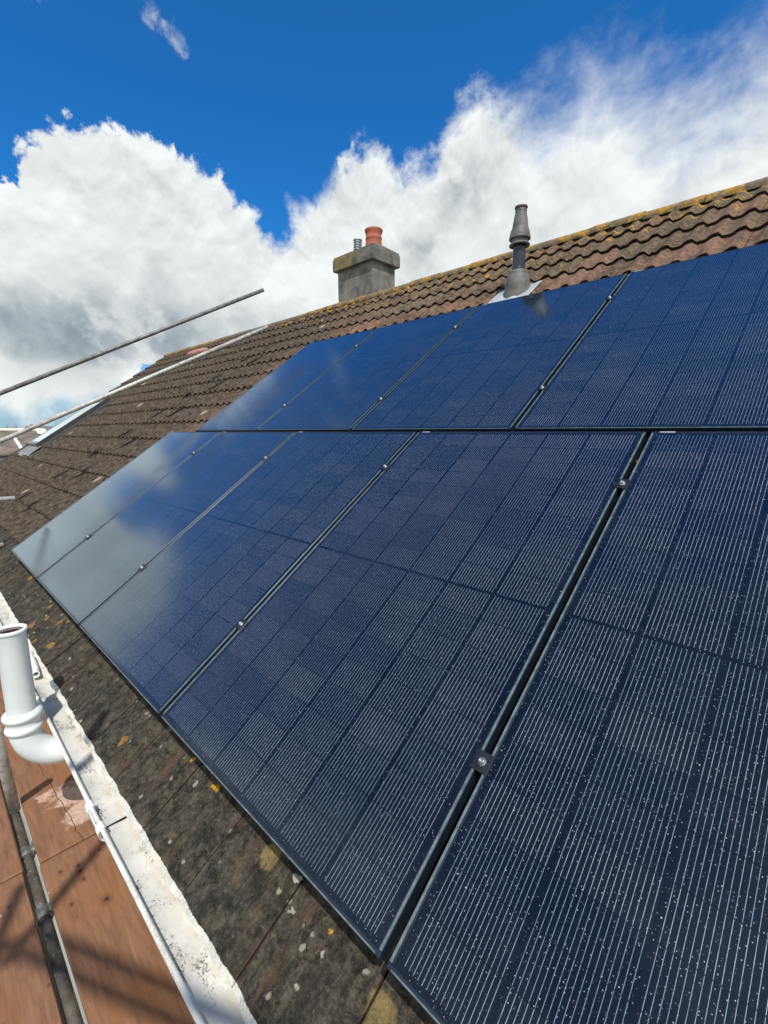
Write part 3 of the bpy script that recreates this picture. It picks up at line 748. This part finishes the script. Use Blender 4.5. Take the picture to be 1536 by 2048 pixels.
# ------------------------------------------------------------------ solar panels
PW, PP = 1.134, 1.154
def panel(u, v, H, label):
    p = empty('solar_panel', rp(u, v), (TH, 0, 0)); tag(p, label, 'solar panel', 'black solar panels fixed on the tiled roof')
    g = MB(); t_ = .0015; ix = .010
    # the cell drawing is laid out for a height of 1.79 m
    g.add([(ix, ix, -.0015), (PW-ix, ix, -.0015), (PW-ix, H-ix, -.0015), (ix, H-ix, -.0015)], [(0, 1, 2, 3)])
    o = g.build('glass', 'solar_cells', p)
    g = MB(); d = .035
    for (a, b, c, e) in ((0, PW, 0, .011), (0, PW, H-.011, H), (0, .011, .011, H-.011), (PW-.011, PW, .011, H-.011)): g.box(a, b, c, e, -d, 0, .0012)
    g.build('frame', 'black_anodised', p)
    g = MB()
    for (a, b, c, e) in ((.0015, .0075, .012, H-.012), (PW-.0075, PW-.0015, .012, H-.012)): g.box(a, b, c, e, -.001, .0007)
    g.box(.012, PW-.012, .0015, .0045, -.001, .0005)
    g.build('frame_edge', 'frame_lip', p)
    g = MB(); g.add([(.004, .012, -.030), (PW-.004, .012, -.030), (PW-.004, H-.012, -.030), (.004, H-.012, -.030)], [(3, 2, 1, 0)]); g.build('backsheet', 'dark_void', p)
    g = MB(); g.box(.028, .078, H-.0095, H-.0025, 0, .0009); g.build('sticker', 'sticker', p)
    return p
lowl = {-4: 'far left panel of the lower row, pale with reflected cloud', -3: 'second panel from the left in the lower row, half cloud and half blue reflection',
        -2: 'third panel from the left in the lower row, blue with a visible cell grid', -1: 'fourth panel in the lower row, just left of the widest black gap',
        0: 'nearest panel at the lower right corner of the photo, fine wires visible'}
for k in range(-4, 1): panel(k*PP+(.0 if k < 0 else 0)+.000, 0, 1.79, lowl[k])
H2 = 1.757; VU = 1.812; OFF = -.589
upl = {-3: 'far left panel of the upper row beside the bare tiles', -2: 'second panel from the left in the upper row, below the chimney', -1: 'third panel of the upper row, directly below the grey flue',
       0: 'rightmost panel of the upper row, cut off by the right edge of the photo'}
for k in range(-3, 1): panel(k*PP+OFF, VU, H2, upl[k])
CL = 'clamps in the gaps between solar panels'
def clamp(u, v, label):
    c = empty('panel_clamp', rp(u, v), (TH, 0, 0)); tag(c, label, 'panel clamp', CL)
    g = MB(); g.box(-.021, .021, -.024, .024, .0012, .0048, .0008)
    for y in (-.012, .012): g.box(-.021, .021, y-.0015, y+.0015, .0048, .0058)
    g.box(-.0085, .0085, -.024, .024, -.035, .0012); g.build('plate', 'clamp_black', c)
    g = MB(); g.lathe([(.0001, .0100), (.0030, .0100), (.0032, .0135), (.0060, .0140), (.0072, .0125), (.0072, .0060), (.0105, .0060), (.0105, .0046)], (0, 0, 0), 20); g.build('bolt', 'bolt_steel', c)
names = ['first', 'second', 'third', 'fourth']
for i, k in enumerate((-3, -2, -1, 0)):
    for v, w in ((.425, 'lower'), (1.472, 'upper')):
        if k == 0: lb = ('clamp with a bright bolt bridging the widest black gap, %s one of the two' % w)
        else: lb = '%s clamp in the %s seam from the left of the lower panel row' % (w, names[i])
        clamp(k*PP-.010, v, lb)
for i, k in enumerate((-2, -1, 0)):
    for v, w in ((2.165, 'lower'), (3.19, 'upper')):
        clamp(k*PP+OFF-.010, v, '%s clamp in the %s seam from the left of the upper panel row' % (w, names[i]))
for v, a, b in ((.425, -4*PP+.02, PP-.05), (1.472, -4*PP+.02, PP-.05), (2.165, -3*PP+OFF+.02, OFF+PP-.05), (3.19, -3*PP+OFF+.02, OFF+PP-.05)):
    g = MB(); g.box(a, b, v-.02, v+.02, -.076, -.036, .002); o = g.build('mounting_rail', 'aluminium', None, RM)
    n = {.425: 'lowest', 1.472: 'second lowest', 2.165: 'third lowest', 3.19: 'topmost'}[v]
    tag(o, 'aluminium mounting rail hidden under the panels, %s of four, glimpsed in the gaps' % n, 'mounting rail', 'rails under the solar panels')

# ------------------------------------------------------------------ gutter
gut = empty('gutter', (0, 0, 0)); tag(gut, 'white painted half open gutter with flaking paint along the tile edge', 'gutter')
GP = [(-.2330, -.2930), (-.2300, -.2880), (-.2235, -.2870), (-.2190, -.2900), (-.2180, -.2960), (-.2170, -.3140), (-.2120, -.3270), (-.2030, -.3340), (-.1500, -.3390), (-.1300, -.3350), (-.1210, -.3250), (-.1180, -.2750),
      (-.1120, -.2750), (-.1140, -.3300), (-.1250, -.3430), (-.1480, -.3480), (-.2050, -.3440), (-.2180, -.3350), (-.2240, -.3200), (-.2320, -.3000)]
def gutter_sec(x0, x1, dz=0, dy=0, seed=0):
    g = MB(); rr = random.Random(seed); n = max(2, int((x1-x0)/.03)); m_ = len(GP); vs = []
    ph = rr.random()*6
    for i in range(n+1):
        x = x0+(x1-x0)*i/n
        wz = .0018*math.sin(x*2.1+ph)+.0007*math.sin(x*13); wy = .002*math.sin(x*1.3+ph)
        for j, (y, z) in enumerate(GP): vs.append((x, y+wy+dy+rr.gauss(0, .00008), z+wz+dz+rr.gauss(0, .00008)))
    fs = [(i*m_+j, i*m_+(j+1) % m_, (i+1)*m_+(j+1) % m_, (i+1)*m_+j) for i in range(n) for j in range(m_)]
    g.add(vs, fs, True)
    for b0 in (0, n*m_):
        inner = list(range(b0+3, b0+12)); outer = [b0+(k % m_) for k in (2, 1, 0, 19, 18, 17, 16, 15, 14, 13, 12)]
        g.add([vs[k] for k in inner+outer[::-1][:0]] or [vs[b0]], [])
    return g.build('gutter_section', 'gutter_paint', gut)
gutter_sec(U0+.02, -2.245, 0, 0, 1); gutter_sec(-2.245+.0, -1.165, -.0030, .0012, 2); gutter_sec(-1.1615, U1, .0005, 0, 3)
def lip_clip(x):
    g = MB(); prof_ = [(-.2180, -.300), (-.2150, -.2870), (-.2210, -.2800), (-.2290, -.2800), (-.2385, -.2860), (-.2420, -.3000), (-.2375, -.3230), (-.2360, -.3270), (-.2345, -.3230), (-.2372, -.3000)]
    n = 8; vs = []
    for i in range(n+1):
        x_ = x-.016+.032*i/n; b = .0015*math.cos((i/n-.5)*math.pi)
        for y, z in prof_: vs.append((x_, y-b, z+b*1.2))
    m_ = len(prof_)
    g.add(vs, [(i*m_+j, i*m_+(j+1) % m_, (i+1)*m_+(j+1) % m_, (i+1)*m_+j) for i in range(n) for j in range(m_)]+[tuple(range(m_-1, -1, -1)), tuple(n*m_+k for k in range(m_))], True)
    return g
u_ = MB()
for x in (-1.255, -1.125): c = lip_clip(x); u_.add(c.v, c.f, True)
vs = []
for x in (-1.27, -1.11):
    for y, z in ((-.2385, -.300), (-.2350, -.328), (-.215, -.3515), (-.148, -.3545), (-.118, -.342), (-.1165, -.338), (-.148, -.3500), (-.213, -.3465), (-.2318, -.326), (-.2345, -.300)): vs.append((x, y, z))
u_.add(vs, [(j, (j+1) % 10, 10+(j+1) % 10, 10+j) for j in range(10)]+[tuple(range(9, -1, -1)), tuple(range(10, 20))], False)
u_.build('union_bracket', 'white_upvc', gut)
gs = MB(); gs.box(-1.1665, -1.1605, -.2115, -.140, -.3390, -.3340); gs.build('joint_seal', 'dark_void', gut)
# small overflow pipe lying in the gutter
ov = MB(); pa = [(-3.05, -.150, -.318), (-2.85, -.158, -.316), (-2.70, -.165, -.312), (-2.60, -.172, -.306), (-2.545, -.180, -.300), (-2.52, -.184, -.297)]
ov.sweep(pa, .0165, 20, caps=False); dq = (Vector(pa[-1])-Vector(pa[-2])).normalized()
ov.lathe([(.0165, 0), (.0185, .002), (.0185, .012), (.0150, .0125), (.0125, .010), (.0125, -.05), (.0001, -.051)], Vector(pa[-1])-dq*.012, 24, dq)
tag(ov.build('overflow_pipe', 'white_upvc'), 'small white overflow pipe with open end lying in the gutter', 'overflow pipe')

# ------------------------------------------------------------------ soil vent pipe beside the gutter
px, py = -1.985, -.312
sp = empty('soil_pipe', (px, py, -.9)); tag(sp, 'fat white painted vent pipe with open top standing outside the gutter', 'vent pipe')
k = MB(); zt = .182+.9
k.lathe([(.0555, -.33+.9), (.0555, zt-.020), (.0565, zt-.018), (.0610, zt-.014), (.0620, zt-.006), (.0600, zt), (.0540, zt+.001), (.0500, zt-.003), (.0495, zt-.02)], (0, 0, 0), 48)
pb = k.build('pipe', 'pipe_paint', sp)
k = MB(); k.lathe([(.0496, zt-.012), (.049, zt-.30), (.001, zt-.31)], (0, 0, 0), 40); k.build('bore', 'soil_pipe_inside', pb)
k = MB(); zc = .9
k.lathe([(.0560, -.205+zc), (.0640, -.209+zc), (.0735, -.217+zc), (.0755, -.226+zc), (.0735, -.236+zc), (.0655, -.243+zc), (.0645, -.272+zc), (.0700, -.278+zc), (.0725, -.287+zc), (.0700, -.297+zc), (.0640, -.303+zc), (.0600, -.310+zc)], (0, 0, 0), 48)
k.build('socket', 'pipe_paint', sp)
k = MB(); ctr = Vector((0, .125, -.315+zc)); pts = []
dv_ = Vector((.25, .97, 0)).normalized()
for i in range(13):
    a = math.pi/2*i/12; pts.append(Vector((0, 0, -.300+zc))+dv_*(.125*(1-math.cos(a)))+Vector((0, 0, -.150*math.sin(a))))
pts.append(pts[-1]+dv_*.16+Vector((0, 0, -.01))); pts.append(pts[-1]+dv_*.16+Vector((0, 0, -.01)))
k.sweep(pts, [.0605]*13+[.0605, .0605], 40); k.build('elbow', 'pipe_paint', sp)

# ------------------------------------------------------------------ scaffolding
TG = 'scaffold tubes round the roof edge'
def stube(a, b, label, m='galvanised', name='scaffold_tube'):
    a, b = Vector(a), Vector(b); o = MB(); L = (b-a); q = MB(); q.tube((0, 0, 0), L)
    ob = q.build(name, m, None, loc=a); return tag(ob, label, 'scaffold tube', TG)
A1, B1 = Vector((-6.33, .27, 1.455)), Vector((-5.46, 3.20, 2.977)); D1 = (A1-B1).normalized()
stube(A1+D1*1.1, B1, 'upper of the two long grey tubes slanting over the far roof, ending against the clouds', 'tube_dull')
A2, B2 = Vector((-5.84, .165, .931)), Vector((-5.27, 3.12, 2.448)); D2 = (A2-B2).normalized()
stube(A2+D2*1.0, B2, 'lower of the two long grey tubes slanting over the far roof, ending at the ridge')
stube((-5.36, -1.25, .40), (-5.35, .165, .372), 'short pale tube end poking in over the far tiles, the higher one')
stube((-5.46, -1.25, -.10), (-5.46, .035, -.105), 'short pale tube end poking in at the far eaves, the lower one')
stube((-6.9, -.372, -.962), (1.2, -.372, -.962), 'dark stained tube running in the gap between the scaffold boards', 'tube_old')
stube((-2.14, -.405, -.345), (-2.36, -.366, -.93), 'short grey tube with open top leaning up between the boards behind the vent pipe')
# unseen tubes added beside the camera to throw shadow bands on the boards
def lift(x, y, L): return Vector((x, y, -.9))+sdir*L
for (p, q, L0, L1, lb) in (((-1.42, -.36), (-.80, -.04), 5.2, 5.6, 'unseen guard rail tube added behind the photographer casting the broad shadow band'),
                           ((-1.50, -.46), (-1.84, -.02), 4.9, 4.9, 'brace tube beside the photographer casting the thin slanting shadow'),
                           ((-1.74, -.44), (-1.36, -.62), 4.6, 4.7, 'brace tube beside the photographer crossing the other brace')):
    a, b = lift(*p, L0), lift(*q, L1); d_ = (b-a); stube(a-d_*.12, b+d_*.5, lb+('' if 'brace' in lb else ', first of an added pair'))
    if 'brace' in lb: continue
    o_ = d_.cross(sdir).normalized()*.062; stube(a-d_*.3+o_, b+d_*.35+o_, lb+', second of the pair, added to widen the band')
CG = 'couplers on the tube between the boards'
def coupler(x, label):
    c = empty('tube_coupler', (x, -.372, -.962)); tag(c, label, 'tube coupler', CG)
    k = MB(); k.lathe([(.0245, -.028), (.031, -.028), (.033, -.024), (.033, .024), (.031, .028), (.0245, .028)], (0, 0, 0), 20, (1, 0, 0)); k.box(-.022, .022, .020, .048, -.008, .030, .003); k.build('body', 'steel_clip', c)
    k = MB(); k.lathe([(.001, .020), (.008, .020), (.0105, .016), (.0105, .004), (.006, .004), (.006, -.03)], (0, .036, .036), 6, smooth=False); k.build('nut', 'bolt_steel', c)
coupler(-2.03, 'steel coupler on the tube between the boards, next to the board joint'); coupler(-1.63, 'dirty steel coupler on the tube between the boards, in the dark shadow patch')
BG = 'scaffold boards outside the gutter'
def board(x0, x1, y0, y1, z, label, warp=0):
    k = MB(); k.box(x0, x1, y0, y1, z-.032, z, .004); o = k.build('scaffold_board', 'board_ply'); tag(o, label, 'scaffold board', BG)
board(-1.850, .9, -.342, -.050, -.900, 'near board beside the gutter, orange brown with dark knots and shadow bands')
board(-4.9, -1.860, -.338, -.046, -.897, 'board beside the gutter under the vent pipe, splashed with white paint and cracked')
board(-1.862, .9, -.700, -.402, -.903, 'near outer board with the darkest shadow, left of the tube gap')
board(-4.9, -1.868, -.705, -.398, -.899, 'outer board at the left edge of the photo, plain and sunlit, beyond the joint')
k = MB(); k.box(-6.2, .6, -.395, -.348, -1.10, -1.04); tag(k.build('putlog_plank', 'tube_old'), 'dark timber plank under the gap between the scaffold boards', 'plank')

# ------------------------------------------------------------------ far town
TWN = 'distant houses beyond the roof'
def far_house(name, x0, x1, y0, y1, ze, zr, wm, rm, label, wins=3, axis='y', zg=-5.6, strips=0):
    h = empty(name, ((x0+x1)/2, (y0+y1)/2, zg)); tag(h, label, 'building', TWN); cx, cy = (x0+x1)/2, (y0+y1)/2
    k = MB(); X0, X1, Y0, Y1 = x0-cx, x1-cx, y0-cy, y1-cy; E_ = ze-zg; Z_ = zr-zg
    k.box(X0, X1, Y0, Y1, 0, E_)
    if zr > ze:
        p = [(X0, E_), (X1, E_), (0, Z_-.08)]
        for y in (Y0, Y1): k.add([(a, y, b) for a, b in p], [(0, 1, 2)])
    k.build('wall', wm, h)
    if zr > ze:
        k = MB(); ov = .35; t = .14; sl = (Z_-E_)/(X1)
        e = E_-ov*sl
        a = [(X0-ov, e), (0, Z_), (X1+ov, e), (X1+ov, e+t), (0, Z_+t), (X0-ov, e+t)]
        k.add([(x, y, z) for y in (Y0-ov, Y1+ov) for x, z in a], [(0, 1, 2, 3, 4, 5), (11, 10, 9, 8, 7, 6)]+[(i, 6+i, 6+(i+1) % 6, (i+1) % 6) for i in range(6)])
        r = k.build('roof', rm, h)
        k = MB(); k.box(X1+ov-.02, X1+ov+.12, Y0-ov, Y1+ov, e-.02, e+.10); k.build('gutter', 'far_gutter', h)
        for s_ in range(strips):
            k = MB(); y = Y0+(s_+.7)*(Y1-Y0)/(strips+.4); xa, xb = X1*.30, X1*.92; za = Z_-sl*xa+t+.01; zb = Z_-sl*xb+t+.01
            k.add([(xa, y, za), (xa, y+.14, za), (xb, y+.14, zb), (xb, y, zb), (xa, y, za+.08), (xa, y+.14, za+.08), (xb, y+.14, zb+.08), (xb, y, zb+.08)], [(4, 7, 6, 5), (0, 4, 5, 1), (1, 5, 6, 2), (2, 6, 7, 3), (3, 7, 4, 0)])
            k.build('verge_strip', 'far_white', h)
        k = MB(); k.box(-.35, .35, Y0+.3, Y0+.9, Z_-.4, Z_+.45); cc = k.build('chimney', 'far_brick', h)
    n = max(1, int((Y1-Y0)/2.4)); rows = 2 if E_ < 7.5 else 3
    for f_ in range(rows):
        for i in range(n):
            y = Y0+(i+.5)*(Y1-Y0)/n; z = E_-1.55-2.6*f_
            if z < .5: continue
            k = MB(); k.box(X1-.02, X1+.05, y-.6, y+.6, z, z+1.15); fr = k.build('window', 'far_white', h)
            k = MB(); k.box(X1+.04, X1+.06, y-.52, y-.03, z+.07, z+1.08); k.box(X1+.04, X1+.06, y+.03, y+.52, z+.07, z+1.08); k.build('pane', 'far_glass', fr)
    return h
far_house('neighbour_house', -37.5, -30.2, -7.0, 4.6, -.15, .98, 'far_white', 'far_roof', 'nearest neighbour house with brown roof, pale strips and dark gutter at the left edge', strips=8)
far_house('cream_building', -78, -73, 5.0, 12.2, .75, 1.35, 'far_cream', 'far_cream', 'long cream building behind the brown roof of the neighbour')
far_house('brick_house', -103, -98, 14.6, 19.0, 1.0, 1.9, 'far_brick', 'far_slate', 'orange brick house showing just above the brown neighbouring roof')
far_house('grey_flats', -188, -181, 8, 23, 2.3, 2.3, 'far_grey', 'far_slate', 'distant grey flat roofed block with dark windows on the skyline')
far_house('distant_terrace', -178, -170, 26, 42, .6, 1.9, 'far_white', 'far_slate', 'distant pale terrace low on the skyline behind the roof window')
far_house('distant_terrace', -150, -143, 2, 16, -.6, .9, 'far_cream', 'far_slate', 'distant slate roofed terrace below the grey flats')
far_house('distant_terrace', -120, -114, -9, 9.5, -1.6, -.2, 'far_white', 'far_roof', 'brown roofed terrace in the middle distance at the left edge')
ct = empty('church_tower', (-257, 32.0, -5.6)); tag(ct, 'faint grey church tower with pinnacles on the far skyline', 'church tower', TWN)
k = MB(); k.box(-1.8, 1.8, -1.8, 1.8, 0, 8.2); k.build('tower', 'far_grey', ct)
for y in (-1.5, 1.5):
    k = MB(); k.lathe([(.5, 8.2), (.5, 9.0), (.01, 10.6)], (0, y, 0), 8, smooth=False); k.build('pinnacle', 'far_grey', ct)
